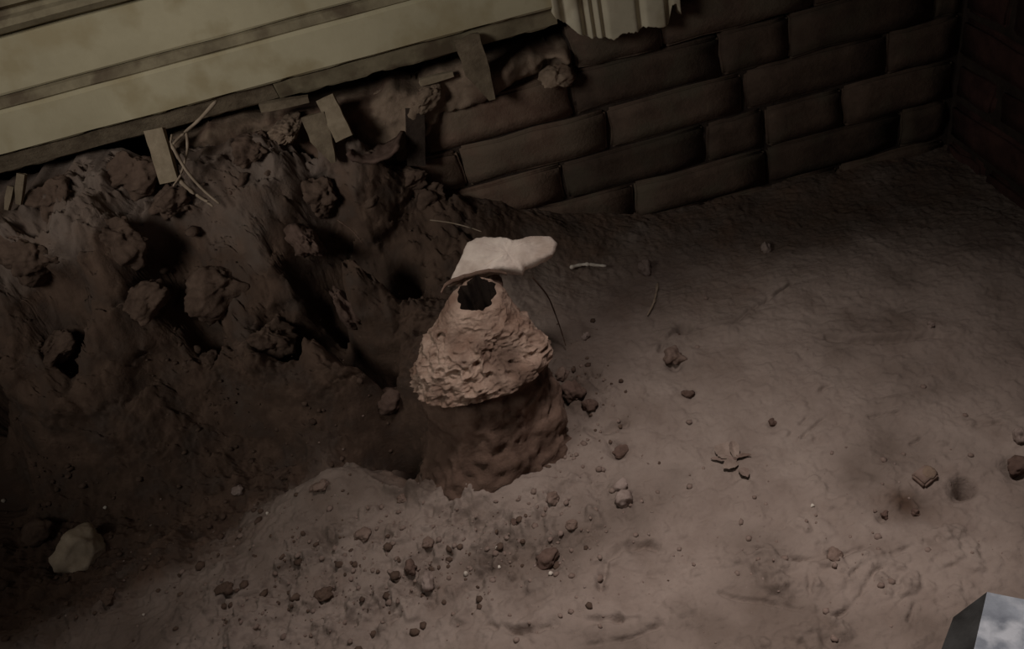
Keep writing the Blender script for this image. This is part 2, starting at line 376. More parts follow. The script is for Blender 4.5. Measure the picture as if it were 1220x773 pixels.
me.polygons.add(len(Q)); me.polygons.foreach_set('loop_start', np.arange(0, Q.size, 4))
me.update(calc_edges=True)
me.polygons.foreach_set('use_smooth', [True] * len(Q))
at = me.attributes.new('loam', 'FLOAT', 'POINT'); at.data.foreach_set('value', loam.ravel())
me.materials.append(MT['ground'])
floor = bpy.data.objects.new('floor', me); link(floor)
tag(floor, 'dug-out earth and dry grey-brown sand floor of the underfloor pit', kind='structure')

# ------------------------------------------------------------------ BRICK WALLS
wall = empty('wall_back', (0, YW, 0)); tag(wall, 'old brick footing wall in dark shadow behind the stump', kind='structure')
V, Fc = boxmesh(-.62, .83, YW + .004, YW + .12, -.15, .310, 0)
o = from_np('mortar_bed', V, Fc, 'mortar', wall, (0, YW, 0), False)
V, Fc = boxmesh(.19, .83, YW + .004, YW + .12, .335, 1.5, 0)
o = from_np('mortar_bed', V, Fc, 'mortar', wall, (0, YW, 0), False)
V, Fc = boxmesh(-1.6, .27, YW + .115, YW + .2, -.15, 1.5, 0)
o = from_np('backing', V, Fc, 'void', wall, (0, YW, 0), False);  # near-black sheet, the shade inside the gap is put into its colour
courses = {0: [.02,.257,.49,.725,.96], 1: [-.33,-.09,.145,.387,.486,.62,.86], 2: [-.235,-.01,.229,.454,.69,.92], 3: [-.30,-.06,.18,.418,.527,.76,.99],
           4: [.19,.33,.565,.80,1.03], -1: [-.1,.145,.387,.62,.86], -2:[.02,.257,.49,.725,.96]}
for k in range(5, 13): courses[k] = [.19 + (.12 if k % 2 else 0) + .236*i for i in range(-1 if k % 2 else 0, 4)]
bseed = 0
for k, js in courses.items():        # the top course is broken away left of the casing
    z0 = .03 + .072 * k
    for a, b in zip(js[:-1], js[1:]):
        bseed += 1; random.seed(bseed)
        if k >= 5 and a < .18: a = .19
        b = min(b, .808)
        if b - a < .03: continue
        pr = random.uniform(.001, .006)
        V, Fc = boxmesh(a + .002, b - .003, YW - pr, YW + .1, z0 + .002, z0 + .070, .004, .0055, bseed, 3)
        if k == 4: V[:, 2] -= 0
        from_np('brick', V, Fc, 'dusty_brick' if b < .24 and k > 0 else 'brick', wall, ((a+b)/2, YW, z0))
# mortar smear over the upper left bricks
nx, nz = 190, 90; gx, gz = np.meshgrid(np.linspace(-.42, .235, nx), np.linspace(.08, .392, nz))
zl = np.interp(gx, [-.42,-.30,-.12,-.02,.06,.16,.235], [.05,.10,.20,.285,.300,.305,.335]) + fbm(gx, gx*0, gz, 18, 4) * .03
zt = np.interp(gx, [-.42,-.2,0,.1,.18,.235], [.374,.366,.356,.358,.355,.338]) + fbm(gx, gx*0+3., gx*0, 26, 3) * .010
m1 = np.clip((gz - zl) / .03, 0, 1)
yy_ = YW + .016 - m1 * (.036 + fbm(gx, gx*0+8., gz, 14, 2) * .012 + fbm(gx, gx*0+5., gz, 34, 4, .5) * .007)
over = np.clip((gz - zt) / .014, 0, 1); yy_ = yy_ + over**2 * .09; gz2 = np.minimum(gz, zt + .006)
V = np.stack([gx, yy_, gz2], -1).reshape(-1, 3)
Fc = [[j*nx+i, j*nx+i+1, (j+1)*nx+i+1, (j+1)*nx+i] for j in range(nz-1) for i in range(nx-1)]
from_np('mortar_smear', V, Fc, 'smear', wall, (-.1, YW, .3))
# right wall
XR = .81
wr = empty('wall_right', (XR, .6, 0)); tag(wr, 'shade-darkened brick side wall running toward the camera at the right', kind='structure')
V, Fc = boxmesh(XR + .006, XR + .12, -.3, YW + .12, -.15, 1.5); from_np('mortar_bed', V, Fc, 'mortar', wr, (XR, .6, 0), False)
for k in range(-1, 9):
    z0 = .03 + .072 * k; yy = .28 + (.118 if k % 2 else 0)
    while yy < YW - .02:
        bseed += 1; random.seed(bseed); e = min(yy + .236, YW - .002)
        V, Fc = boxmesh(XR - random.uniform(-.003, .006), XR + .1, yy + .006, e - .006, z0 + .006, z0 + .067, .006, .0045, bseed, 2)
        from_np('brick', V, Fc, 'shaded_brick', wr, (XR, (yy+e)/2, z0)); yy += .236

# ------------------------------------------------------------------ BOARDS (baseboard) AND CASING
bb = empty('baseboard_back', (-.5, YW, .42)); tag(bb, 'cream painted skirting boards above the earth bank', kind='structure')
def profile(name, prof, x0, x1, m, parent, step=.012, wav=.0012, seed=0, ragged=0):
    """extrude a closed (y,z) profile along x"""
    n = int((x1 - x0) / step) + 1; V = []; Fc = []; k = len(prof)
    for i in range(n + 1):
        x = x0 + (x1 - x0) * i / n
        for j, (y, z) in enumerate(prof):
            w = mnoise.noise(Vector((x*9, j*2.3 + seed, seed))) * wav
            w2 = ragged * max(0, mnoise.noise(Vector((x*38, seed*1.7, j*.2))) ) if j in (0, k-1) else 0
            V.append((x, y + w, z + w*.6 + w2))
    for i in range(n):
        for j in range(k):
            Fc.append([i*k+j, (i+1)*k+j, (i+1)*k+(j+1) % k, i*k+(j+1) % k])
    Fc.append(list(range(k))); Fc.append([n*k+j for j in range(k)][::-1])
    return from_np(name, np.array(V), Fc, m, parent, ((x0+x1)/2, YW, prof[0][1]), False)
XE = .175
# bottom weathered strip with shade put into its darker left half, lower board with ragged paint edge, chamfer, upper board, moulding, wall board
profile('bottom_strip', [(1.206,.399),(1.202,.402),(1.190,.428),(1.196,.431),(1.24,.431),(1.24,.399)], -1.4, -.24, 'weathered', bb, .01, .003, 3, .006)
profile('bottom_strip', [(1.199,.400),(1.196,.403),(1.189,.428),(1.196,.431),(1.24,.431),(1.24,.400)], -.238, XE, 'paint_edge', bb, .01, .003, 4, .006)
profile('lower_board', [(1.185,.4305),(1.181,.434),(1.181,.486),(1.186,.490),(1.24,.490),(1.24,.4305)], -1.4, XE, 'paint', bb, .006, .0015, 5, .004)
profile('chamfer_bead', [(1.188,.4895),(1.186,.492),(1.194,.502),(1.201,.5045),(1.24,.5045),(1.24,.4895)], -1.4, XE, 'paint_edge', bb, .01, .0012, 8)
profile('upper_board', [(1.197,.505),(1.195,.508),(1.195,.573),(1.200,.577),(1.24,.577),(1.24,.505)], -1.4, XE, 'paint', bb, .012, .001, 11)
profile('moulding', [(1.200,.5775),(1.186,.582),(1.180,.590),(1.186,.597),(1.196,.600),(1.200,.606),(1.188,.612),(1.186,.622),(1.196,.628),(1.24,.63),(1.24,.5775)], -1.4, XE, 'paint_edge', bb, .02, .001, 13)
profile('wall_board', [(1.206,.630),(1.206,1.45),(1.24,1.45),(1.24,.630)], -1.4, XE, 'paint', bb, .05, .001, 15)

# fluted casing, broken off at its lower end
tr1 = empty('trim_1', (.255, YW, .37)); tag(tr1, 'pale fluted casing end with a broken lower edge above the bricks', kind='structure')
def fl(x):                                    # fluted front
    y = 1.176
    for c, w, d in ((.186,.007,.010),(.212,.005,.012),(.225,.004,.010),(.238,.004,.008),(.292,.005,.009),(.333,.004,.012)):
        y += d * math.exp(-((x - c) / w)**2)
    return y
def cutz(x):                                  # broken bottom outline
    pts = [(.165,.425),(.18,.41),(.20,.388),(.215,.376),(.235,.372),(.25,.366),(.262,.372),(.285,.368),(.30,.372),(.318,.366),(.334,.364),(.338,.392),(.345,.395),(.352,.372),(.37,.375)]
    return float(np.interp(x, [p[0] for p in pts], [p[1] for p in pts])) + mnoise.noise(Vector((x*300, 0, 0))) * .0025
V = []; Fc = []; nx = 110; nz = 26
for i in range(nx + 1):
    x = .168 + (.352 - .168) * i / nx
    for j in range(nz + 1):
        t = j / nz; z = cutz(x) + (1.45 - cutz(x)) * (t**2)
        V.append((x, fl(x) if 0 < i < nx else 1.20, z))
off = len(V)
for (x, y, z) in list(V): V.append((x, 1.215, z))
for i in range(nx):
    for j in range(nz):
        a = i*(nz+1)+j; b = a+nz+1
        Fc.append([a, b, b+1, a+1]); Fc.append([off+a, off+a+1, off+b+1, off+b])
    a = i*(nz+1); b = a+nz+1; Fc.append([a, off+a, off+b, b])
for j in range(nz):
    Fc.append([j, j+1, off+j+1, off+j]); a = nx*(nz+1)+j; Fc.append([a, off+a, off+a+1, a+1])
from_np('fluted_casing', V, Fc, 'casing', tr1, (.255, YW, .37), True)
V, Fc = boxmesh(.40, .432, 1.208, 1.219, .385, .395, .002, .003, 4, 3); from_np('paint_remnant', V, Fc, 'weathered', tr1, (.42, YW, .39))
V, Fc = boxmesh(.352, .385, 1.200, 1.219, .392, .425, .004, .006, 9, 4); from_np('broken_edge', V, Fc, 'void', tr1, (.37, YW, .40))

# ------------------------------------------------------------------ STUMP
st = empty('broken_stump', on_z(590, 555, 0)); 
tag(st, 'rough pale broken stump with a dark round hole, standing in the sand at the centre', 'stump')
def rings(spec, nseg=160, nr=90, amp=.006, freq=18, seed=3, amp2=0.0, freq2=60, topcalm=9, backk=1.0):
    zs = [s[0] for s in spec]; V = []
    for i in range(nr + 1):
        t = i / nr; z = zs[0] + (zs[-1] - zs[0]) * t
        f = [np.interp(z, zs, [s[k] for s in spec]) for k in range(1, 6)]
        for j in range(nseg):
            a = 2 * math.pi * j / nseg
            bk_ = backk if (math.sin(a) > 0 and f[2] > .03) else 1.0
            V.append((f[0] + f[2]*math.cos(a), f[1] + f[3]*math.sin(a)*(1 - (1-bk_)*min(1, (f[2]-.03)/.03)), z + f[4]*math.sin(a), math.cos(a), math.sin(a)))
    V = np.array(V); P = V[:, :3].copy()
    n = fbm(P[:,0]+seed, P[:,1], P[:,2], freq, 5, .55) * amp
    if amp2: n += (np.abs(fbm(P[:,0]+seed, P[:,1]+5, P[:,2], freq2, 3, .5)) - .35) * -amp2
    n = n * np.where(P[:,2] > topcalm, .35, np.clip(.35 + (topcalm - P[:,2]) / .03, .35, 1))
    P[:, 0] += V[:, 3]*n; P[:, 1] += V[:, 4]*n; P[:, 2] += n*.4
    Fc = [[i*nseg+j, i*nseg+(j+1) % nseg, (i+1)*nseg+(j+1) % nseg, (i+1)*nseg+j] for i in range(nr) for j in range(nseg)]
    return P, Fc
# base post: z, cx, cy, rx, ry, tilt
P, Fc = rings([(-.14,-.080,.800,.094,.09,0),(0,-.058,.802,.100,.084,0),(.06,-.052,.808,.094,.076,0),(.115,-.050,.818,.080,.064,0),(.15,-.055,.822,.05,.045,0)], 140, 80, .012, 14, 4, amp2=.006)
from_np('base', P, Fc, 'post', st, (-.078, .80, 0))
# conglomerate cone with an eaten-out opening in its top
spec = [(.132,-.054,.818,.060,.056,-.010),(.136,-.056,.818,.082,.077,-.012),(.145,-.059,.818,.094,.084,-.010),(.158,-.056,.818,.089,.081,-.010),(.180,-.048,.819,.071,.066,-.005),(.202,-.042,.821,.055,.050,.001),
        (.220,-.037,.823,.044,.038,.006),(.233,-.034,.825,.036,.030,.009),(.241,-.033,.826,.030,.025,.010),(.244,-.032,.827,.0205,.0180,.011)]
P, Fc = rings(spec, 260, 170, .010, 15, 11, amp2=.0085, freq2=75, backk=.6, topcalm=.215)
def dent(px, py, r, d):
    c = np.array(surf(px, py, P)); w = np.exp(-(np.linalg.norm(P - c, axis=1) / r)**2); ax = np.array([-.05, .82]); dv = P[:, :2] - ax
    P[:, :2] -= dv / np.linalg.norm(dv, axis=1)[:, None] * (w * d)[:, None]
def surf(px, py, V):
    d = np.array(ray(px, py)) / F; o_ = np.array((0, 0, CH)); Rr = V - o_; t = (Rr @ d) / (d @ d)
    dist = np.linalg.norm(Rr - np.outer(t, d), axis=1); ok = np.where(dist < .004)[0]
    return Vector(V[ok[np.argmin(t[ok])]])
dent(602, 424, .026, .016); dent(645, 402, .014, -.010); dent(632, 428, .013, -.012); dent(545, 412, .02, .005); dent(500, 432, .018, -.007); dent(560, 455, .02, -.005)
# ragged mouth
k = 260; top = len(P) - k
for j in range(k):
    a = 2*math.pi*j/k; s = 1.04 + .34*mnoise.noise(Vector((math.cos(a)*2.2, math.sin(a)*2.2, 3))) + .10*mnoise.noise(Vector((math.cos(a)*5, math.sin(a)*6, 8)))
    for rr, wgt in ((0, 1), (1, .7), (2, .45), (3, .25), (4, .1)):
        q = top - rr*k + j; c = np.array([-.032, .827]); P[q, :2] = c + (P[q, :2] - c) * (1 + (s - 1) * wgt)
# inner lining goes down from the mouth
base_n = len(P); inner = []
for d, sc in ((.006, .98), (.02, .95), (.05, .9), (.08, .8)):
    for j in range(k):
        q = P[top + j]; c = np.array([-.032, .827]); inner.append((c[0] + (q[0]-c[0])*sc, c[1] + (q[1]-c[1])*sc, q[2] - d))
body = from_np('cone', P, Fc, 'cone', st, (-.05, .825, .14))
shade_w = np.zeros(len(P))  # shade of the hollow and lower right, put into the cone colour
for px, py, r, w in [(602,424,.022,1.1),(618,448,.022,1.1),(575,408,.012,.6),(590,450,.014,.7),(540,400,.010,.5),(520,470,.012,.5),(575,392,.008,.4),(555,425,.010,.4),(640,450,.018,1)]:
    try: c = np.array(surf(px, py, P)); shade_w = np.maximum(shade_w, w * np.exp(-(np.linalg.norm(P - c, axis=1) / r)**2))
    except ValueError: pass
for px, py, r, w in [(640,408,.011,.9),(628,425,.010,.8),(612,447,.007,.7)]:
    c = np.array(surf(px, py, P)); shade_w -= w * np.exp(-(np.linalg.norm(P - c, axis=1) / r)**2)
body.data.attributes.new('hollow_shade', 'FLOAT', 'POINT').data.foreach_set('value', shade_w)
Pi = np.concatenate([P[top:top+k], inner]); Fi = [[r*k+j, r*k+(j+1) % k, (r+1)*k+(j+1) % k, (r+1)*k+j] for r in range(4) for j in range(k)]
Fi.append([4*k + j for j in range(k)])
from_np('hole_lining', Pi, Fi, 'hole', st, (-.038, .84, .2))
# small ring lump on cone's left shoulder
def ringpart(c, n, R, r, m, name, seed):
    n = Vector(n).normalized(); a = n.orthogonal().normalized(); b = n.cross(a); V = []; Fc = []
    for i in range(28):
        t = 2*math.pi*i/28; dr = a*math.cos(t) + b*math.sin(t); rr = r*(1 + .35*mnoise.noise(dr*2 + Vector((seed, 0, 0))))
        for j in range(8):
            u = 2*math.pi*j/8; V.append((Vector(c) + dr*R*(1+.12*mnoise.noise(dr*1.5)) + (dr*math.cos(u) + n*math.sin(u))*rr)[:])
    for i in range(28):
        for j in range(8): Fc.append([i*8+j, ((i+1) % 28)*8+j, ((i+1) % 28)*8+(j+1) % 8, i*8+(j+1) % 8])
    return from_np(name, V, Fc, m, st, c)
def surf(px, py, V, Fq_origin=None):
    """first point of a vertex cloud met near the pixel ray"""
    d = np.array(ray(px, py)) / F; o_ = np.array((0, 0, CH)); R = V - o_; t = (R @ d) / (d @ d)
    dist = np.linalg.norm(R - np.outer(t, d), axis=1); ok = np.where(dist < .004)[0]
    return Vector(V[ok[np.argmin(t[ok])]])
rc = surf(524, 399, P); ringpart(rc, (-.35, -.75, .55), .0085, .0026, 'cone', 'ring_scar', 2)
# slab-like lime cap behind the mouth, outline on a sloping plane
def plane_pt(px, py, z0=.252, y0=.862, k=.55):
    d = ray(px, py); t = (z0 - k*y0 - CH) / (d.z - k*d.y); return Vector((0, 0, CH)) + d*t
outl = [(533,337),(541,322),(549,302),(556,287),(566,282),(582,281),(598,281),(608,283),(616,283),(628,279),(643,278),(656,279),(662,285),(661,294),(657,301),(648,307),(636,312),
        (624,316),(622,321),(612,320),(600,319),(588,321),(570,325),(552,330)]
pl = [plane_pt(*p) for p in outl]
def densify(L, n):
    out = []
    for a, b in zip(L, L[1:] + L[:1]):
        for i in range(n): out.append(a.lerp(b, i / n))
    return out
dl = densify(pl, 7); cen = sum(dl, Vector()) / len(dl); nrm = Vector((0, -.55, 1)).normalized()
V = []; Fc = []; m_ = len(dl); lay = [(0, 0, .3), (.12, 0, .3), (.25, 0, .3), (.35, 0, .25), (.45, 0, .22), (.55, 0, .2), (.65, 0, .15), (.75, 0, .1), (.85, 0, .0), (.95, -.0015, 0), (1.0, -.005, 0), (1.02, -.011, 0), (.99, -.018, 0), (.90, -.020, 0), (.6, -.022, 0), (.2, -.022, 0)]
for r_, (sc, dz, up) in enumerate(lay):
    for i, p in enumerate(dl):
        sc2 = sc + (.02 * mnoise.noise(p*120) if sc > .8 else 0)
        q = cen + (p - cen)*sc2 + nrm*(dz + .004*up)
        if 0 < r_ < 15: q += nrm * (.0016 * mnoise.noise(q*260))
        q += nrm * (fbm(np.array([q.x]), np.array([q.y]), np.array([q.z]), 22, 4)[0] * .006)
        V.append(q[:])
for r in range(len(lay) - 1):
    for i in range(m_): Fc.append([r*m_+i, (r+1)*m_+i, (r+1)*m_+(i+1) % m_, r*m_+(i+1) % m_])
Fc.append([(len(lay)-1)*m_ + i for i in range(m_)])
capo = from_np('cap', V, Fc, 'lime', st, cen[:])
capo['label'] = 'pale lime slab broken off at the right, behind the hole'
# neck that carries the slab
P2, F2 = rings([(.16,-.040,.862,.030,.022,0),(.20,-.038,.868,.032,.020,0),(.225,-.030,.876,.028,.016,0),(.243,-.022,.884,.024,.010,0)], 90, 40, .007, 22, 9)
from_np('neck', P2, F2, 'post', st, (-.03, .87, .2))
# thin curved crust between slab and mouth
cpts = [(525,348,.236),(530,340,.243),(540,333,.249),(553,328,.253),(568,325,.256),(583,323,.257),(596,324,.256),(606,327,.254)]
Vt = []; n9 = 9
cw = [plane_pt(a, b) - ray(a, b).normalized()*.009 for a, b, z in cpts]; cw = densify(cw + [], 5)[:-5]
for i, p in enumerate(cw):
    t = i / (len(cw)-1); h = .0018 + .0015*math.sin(math.pi*t)
    w = .002 + .001*mnoise.noise(p*90)
    for dy, dz in ((-w, -h), (-w*1.2, 0), (-w*.5, h*.6), (w*.6, h*.6), (w*1.6, 0), (w*1.6, -h)):
        Vt.append((p.x, p.y + dy, p.z + dz + .002*mnoise.noise(p*70)))
Fc = [[i*6+j, (i+1)*6+j, (i+1)*6+(j+1) % 6, i*6+(j+1) % 6] for i in range(len(cw)-1) for j in range(6)]
Fc += [[5,4,3,2,1,0], [(len(cw)-1)*6+j for j in range(6)]]
from_np('crust_rim', Vt, Fc, 'post', st, cw[0][:])

# ------------------------------------------------------------------ STONES, CLODS, RUBBLE
def stone(name, px, py, wpx, hpx, m, label, cat, seed, group=None, sink=.25, rough=.2, facets=5, rot=None, y=None, depth=None, sub=4):
    p = on_y(px, py + hpx*.25, y) if y else hit(px, py + hpx*.25)
    s = pxs(p); a = wpx*s/2; c = hpx*s/2*1.05; b = (depth or (a + c)/2)
    V, Fc = lump((a, b, c), seed, sub, rough, facets)
    r = rot if rot is not None else (0, -ROLL, random.Random(seed).uniform(-.3, .3))
    V = V @ rotm(*r).T
    loc = Vector(p); loc.z += c * (1 - 2*sink)
    if not y:
        loc.y += b * .3
    o = from_np(name, V + np.array(loc), Fc, m, None, loc[:])
    return tag(o, label, cat, group)
floor_st = [
 ('stone', 100,659,62,50,'stone','large pale rounded stone lying at the lower left on dark soil','stone',3,.18),
 ('clod', 46,634,40,26,'loam','dark earth clod over a small hollow, left of the large pale stone','clod',.22,.2),
 ('pebble', 745,595,23,20,'grey_stone','round grey pebble right of the stump foot, lower one of the touching pair','pebble',5,.2),
 ('pebble', 741,579,19,12,'grey_stone','flat pale pebble right of the stump, upper one of the touching pair','pebble',6,.2),
 ('pebble', 512,694,19,22,'grey_stone','pale angular pebble alone in the sand below the stump','pebble',7,.2),
 ('clod', 655,666,31,20,'rust_clod','dark reddish clod half sunk in sand below the stump','clod',8,.3),
 ('pebble', 682,625,14,12,'clod','small brown pebble between dark reddish clod and pebble pair','pebble',9,.25),
 ('pebble', 284,584,14,12,'grey_stone','small grey pebble on the dark slope left of the stump','pebble',10,.25),
 ('clod', 661,594,17,14,'clod','small brown clod at the right foot of the stump','clod',12,.3),
 ('pebble', 1217,521,14,18,'grey_stone','pale pebble cut by the right edge of the photo','pebble',14,.3),
 ('stone', 1216,556,34,26,'rust_clod','dark brown half-buried stone at the right edge of the photo','stone',15,.35),
 ('clod', 803,427,26,20,'clod','brown clod with a dark hollow below it, right of the stump','clod',16,.3),
 ('pebble', 770,321,17,17,'grey_stone','dim grey pebble in shade near the foot of the brick wall','pebble',17,.3),
 ('pebble', 920,504,10,9,'rust_clod','tiny dark pebble lying alone on the open sand','pebble',18,.3),
 ('pebble', 699,401,10,10,'grey_stone','tiny pale pebble just right of the stump shoulder','pebble',19,.3),
 ('clod', 820,470,14,10,'rust_clod','small dark clod below the clod with the hollow','clod',20,.3),
 ('pebble', 107,510,16,13,'grey_stone','dim pale pebble on the dark slope under the earth bank','pebble',22,.3),
 ('clod', 253,428,24,20,'loam','dark rounded clod at the foot of the earth bank','clod',23,.3),
 ('clod', 466,478,32,22,'rust_clod','reddish brown clod touching the left side of the stump','clod',24,.3),
 ('pebble', 913,296,10,12,'grey_stone','tiny faint pebble in the far shaded sand','pebble',25,.3),
 ('pebble', 1109,388,9,9,'grey_stone','tiny pebble above the long scarp in the right sand','pebble',26,.3),
 ('clod', 684,468,30,24,'rust_clod','largest reddish clod in the heap at the right of the stump','clod',27,.3),
 ('clod', 703,484,18,16,'rust_clod','lower reddish clod in the heap at the right of the stump','clod',28,.3),
 ('clod', 670,447,18,14,'clod','upper pale clod in the heap beside the stump shoulder','clod',29,.3),
 ('clod', 741,538,24,12,'rust_clod','flat dark clod right of the stump above the pebble pair','clod',30,.3),
 ('clod', 490,678,17,15,'rust_clod','dark clod up and left of the pale angular pebble','clod',31,.3),
 ('clod', 480,594,14,10,'clod','small clod on the sand lip below the dark hollow','clod',32,.3),
 ('clod', 510,648,15,11,'clod','small clod in crumbly sand straight above the pale angular pebble','clod',33,.3),
 ('clod', 614,622,12,9,'rust_clod','small dark clod in the sand straight below the stump','clod',34,.3),
 ('clod', 340,566,30,11,'loam','dark flat clod on the rim of the dug hollow','clod',35,.3),
 ('clod', 996,662,19,13,'clod','brown clod in the scraped marks of the right sand','clod',36,.3),
 ('clod', 1055,614,11,11,'rust_clod','small dark clod on the left of the damp patch','clod',37,.3),
 ('clod', 1092,611,10,9,'rust_clod','small dark clod in the middle of the damp patch','clod',38,.3),
 ('clod', 130,712,26,14,'loam','dark clod below and right of the large pale stone','clod',39,.3),
 ('clod', 268,702,22,12,'loam','dark clod in the crumbly slope at the lower left','clod',40,.35),
 ('clod', 385,710,24,14,'loam','dark lump among crumbs left of the pale angular pebble','clod',41,.35),
 ('clod', 432,640,20,14,'clod','brown clod in crumbly sand left of centre','clod',42,.35),
 ('clod', 383,580,22,12,'clod','brown clod on top of the sandy ridge left of the stump','clod',43,.35),
 ('stone', 1208,470,1,1,None,None,None,0,0),
]
for i, t in enumerate(floor_st):
    if t[5] is None: continue
    name, px, py, w, h, m, lab, cat, seed, rg = t
    seed = int(seed) if seed >= 1 else 4
    stone(name, px, py, w, h, m, lab, cat, seed, rough=rg)
chips = [(593,653,6,'white chip in the sand, upper one below the stump'),(595,676,5,'white chip in the sand, lower one below the stump'),
         (657,684,6,'white chip just under the dark reddish clod'),(5,597,5,'bright white speck on dark soil at the left edge'),
         (319,612,4,'tiny pale chip on the slope left of the stump'),(968,603,5,'white chip alone on the right sand'),(126,605,4,'tiny pale chip up and right of the large pale stone')
         ,(172,733,4,'tiny white chip at the lower left in the sand'),(556,684,6,'pale chip right of the pale angular pebble')]
for i, (a, b, w, lab) in enumerate(chips):
    stone('stone_chip', a, b, w, w, 'chip', lab, 'stone chip', 60+i, sub=2, sink=.1)
# squared brick fragment
p = hit(1103, 572)
bf = empty('brick_fragment', p); tag(bf, 'small squared brick fragment above the damp patch on the right sand', 'brick fragment')
V, Fc = boxmesh(-.011, .011, -.009, .010, -.004, .012, .002, .002, 5, 3); V = V @ rotm(.1, -.25, .3).T
from_np('brick_body', V + np.array(p), Fc, 'clod', bf, p[:])
V, Fc = lump((.009,.0075,.002), 3, 3, .2, 2); from_np('mortar_patch', V @ rotm(.1,-.25,.3).T + np.array(p) + np.array((.003,0,.0125)), Fc, 'rubble', bf, (p.x, p.y, p.z+.012))

# rubble in the bank and on the brick top
bank_st = [
 ('earth_lump',128,276,96,72,'loam',1.095,'biggest squarish earth lump in the bank under the board'),
 ('earth_lump',38,292,80,56,'loam',1.10,'broad dark earth lump at the left edge of the bank'),
 ('earth_lump',150,200,90,44,'loam',1.165,'pale smeared earth lump just under the board at left'),
 ('earth_lump',60,228,60,40,'loam',1.15,'earth lump under the board between the left splinters and squarish lump'),
 ('earth_lump',365,278,34,46,'rust_clod',1.10,'reddish earth lump on the bank below the split wood pair'),
 ('earth_lump',412,346,26,74,'rust_clod',1.055,'upright reddish earth rib left of the stump'),
 ('rubble_stone',300,170,46,34,'loam',1.165,'rounded rubble stone right of the thin roots'),
 ('rubble_stone',330,200,36,34,'loam',1.165,'rubble stone left of the split wood pair, lower one'),
 ('rubble_stone',342,150,40,24,'rubble',1.185,'rubble stone left of the split wood pair, upper one'),
 ('rubble_stone',282,215,40,30,'loam',1.15,'rubble stone below the rounded one right of the thin roots'),
 ('rubble_stone',505,112,44,26,'smear',1.20,'pale mortar lump between the wood pair and leaning stake'),
 ('rubble_stone',455,112,38,18,'rubble',1.23,'thin mortar lump at the lip of the dark gap'),
 ('rubble_stone',664,86,40,26,'smear',1.205,'pale mortar lump below the left corner of the fluted casing'),
 ('rubble_stone',476,208,60,30,'loam',1.20,'dark rubble stone beside the curved shard'),
 ('rubble_stone',430,232,66,34,'loam',1.175,'dark rubble stone below the curved shard'),
 ('rubble_stone',380,222,50,40,'loam',1.165,'dark rubble stone below the split wood pair'),
 ('rubble_stone',200,232,50,30,'loam',1.14,'dark rubble stone at the foot of the upright plank stub'),
 ('earth_lump',60,408,60,34,'loam',1.045,'dark earth lump low on the bank at far left'),
 ('earth_lump',170,345,70,40,'loam',1.06,'dark earth lump below the squarish lump'),
 ('earth_lump',260,330,80,60,'loam',1.085,'broad earth lump in the middle of the bank'),
 ('earth_lump',320,390,70,60,'loam',1.03,'lowest broad earth lump on the bank left of the stump'),
 ('earth_lump',500,225,70,40,'loam',1.20,'earth lump against the lowest visible bricks at left'),
]
for i, (nm, a, b, w, h, m, y, lab) in enumerate(bank_st):
    stone(nm, a, b, w, h, m, lab, 'earth clod' if nm == 'earth_lump' else 'rubble', 100+i, sink=.5, rough=.34, facets=6, y=y, depth=.03 if y < 1.2 else .018, sub=5)

# curved shard (piece of old pipe) in the bank
c0 = on_y(448, 180, 1.165); sh = empty('curved_shard', c0); tag(sh, 'dark curved pipe shard lying in the bank right of the split wood pair', 'shard')
V = []; Fc = []; na, nb = 22, 8
for s_ in (0, 1):
    R = .036 - .006*s_
    for i in range(na+1):
        a = math.radians(185 + 150*i/na)
        for j in range(nb+1):
            t = j/nb; e = .004*mnoise.noise(Vector((i*.4, s_, j*.5)))
            V.append((c0.x + R*1.15*math.cos(a) + .01*t, c0.y - .02 + .05*t, c0.z + .018 + R*math.sin(a)*.75 + e))
o_ = (na+1)*(nb+1)
for i in range(na):
    for j in range(nb):
        a = i*(nb+1)+j; b = a+nb+1; Fc += [[a,a+1,b+1,b],[o_+a,o_+b,o_+b+1,o_+a+1]]
    a = i*(nb+1); b = a+nb+1; Fc += [[a,b,o_+b,o_+a]]; a += nb; b += nb; Fc += [[a,o_+a,o_+b,b]]
for j in range(nb):
    a = j; Fc.append([a,o_+a,o_+a+1,a+1]); a = na*(nb+1)+j; Fc.append([a,a+1,o_+a+1,o_+a])
from_np('shard_shell', V, Fc, 'rust_clod', sh, c0[:])

# ------------------------------------------------------------------ WOOD
def plank(name, p0, p1, w, th, m, label, cat, seed, point=0.0, group=None, top=None):
    """p0 top, p1 bottom (world); width across, thickness"""
    p0, p1 = Vector(p0), Vector(p1); ax = (p1 - p0); L = ax.length; ax.normalize()
    side = Vector((1, 0, 0)); side = (side - ax*side.dot(ax)).normalized(); nn = ax.cross(side)
    V = []; n = 16; m_ = 8; rs = random.Random(seed)
    prof = [(-1,-1),(-.3,-1.08),(.35,-1.05),(1,-1),(1.05,0),(1,1),(0,1),(-1,1)]
    for i in range(n+1):
        t = i/n; ww = w/2*(1 - point*max(0, (t-.5)/.5)); sh_ = w*.25*point*max(0, (t-.5)/.5)
        for (a, b) in prof:
            q = p0 + ax*L*t + side*(a*ww + sh_) + nn*(b*th/2)
            if i in (0, n): q += ax * L*.05*mnoise.noise(Vector((a*2+seed, b, i)))
            q += mnoise.noise_vector(q*60 + Vector((seed, 0, 0)))*w*.04
            V.append(q[:])
    Fc = [[i*m_+j, (i+1)*m_+j, (i+1)*m_+(j+1) % m_, i*m_+(j+1) % m_] for i in range(n) for j in range(m_)]
    Fc += [list(range(m_)), [n*m_+j for j in range(m_)][::-1]]
    o = from_np(name, V, Fc, m, None, p1[:], False)
    return tag(o, label, cat, group)
plank('plank_stub', on_y(184,154,1.165), on_y(203,217,1.135), .026, .014, 'wood', 'upright pale plank stub under the board, left of the thin roots', 'wood', 1)
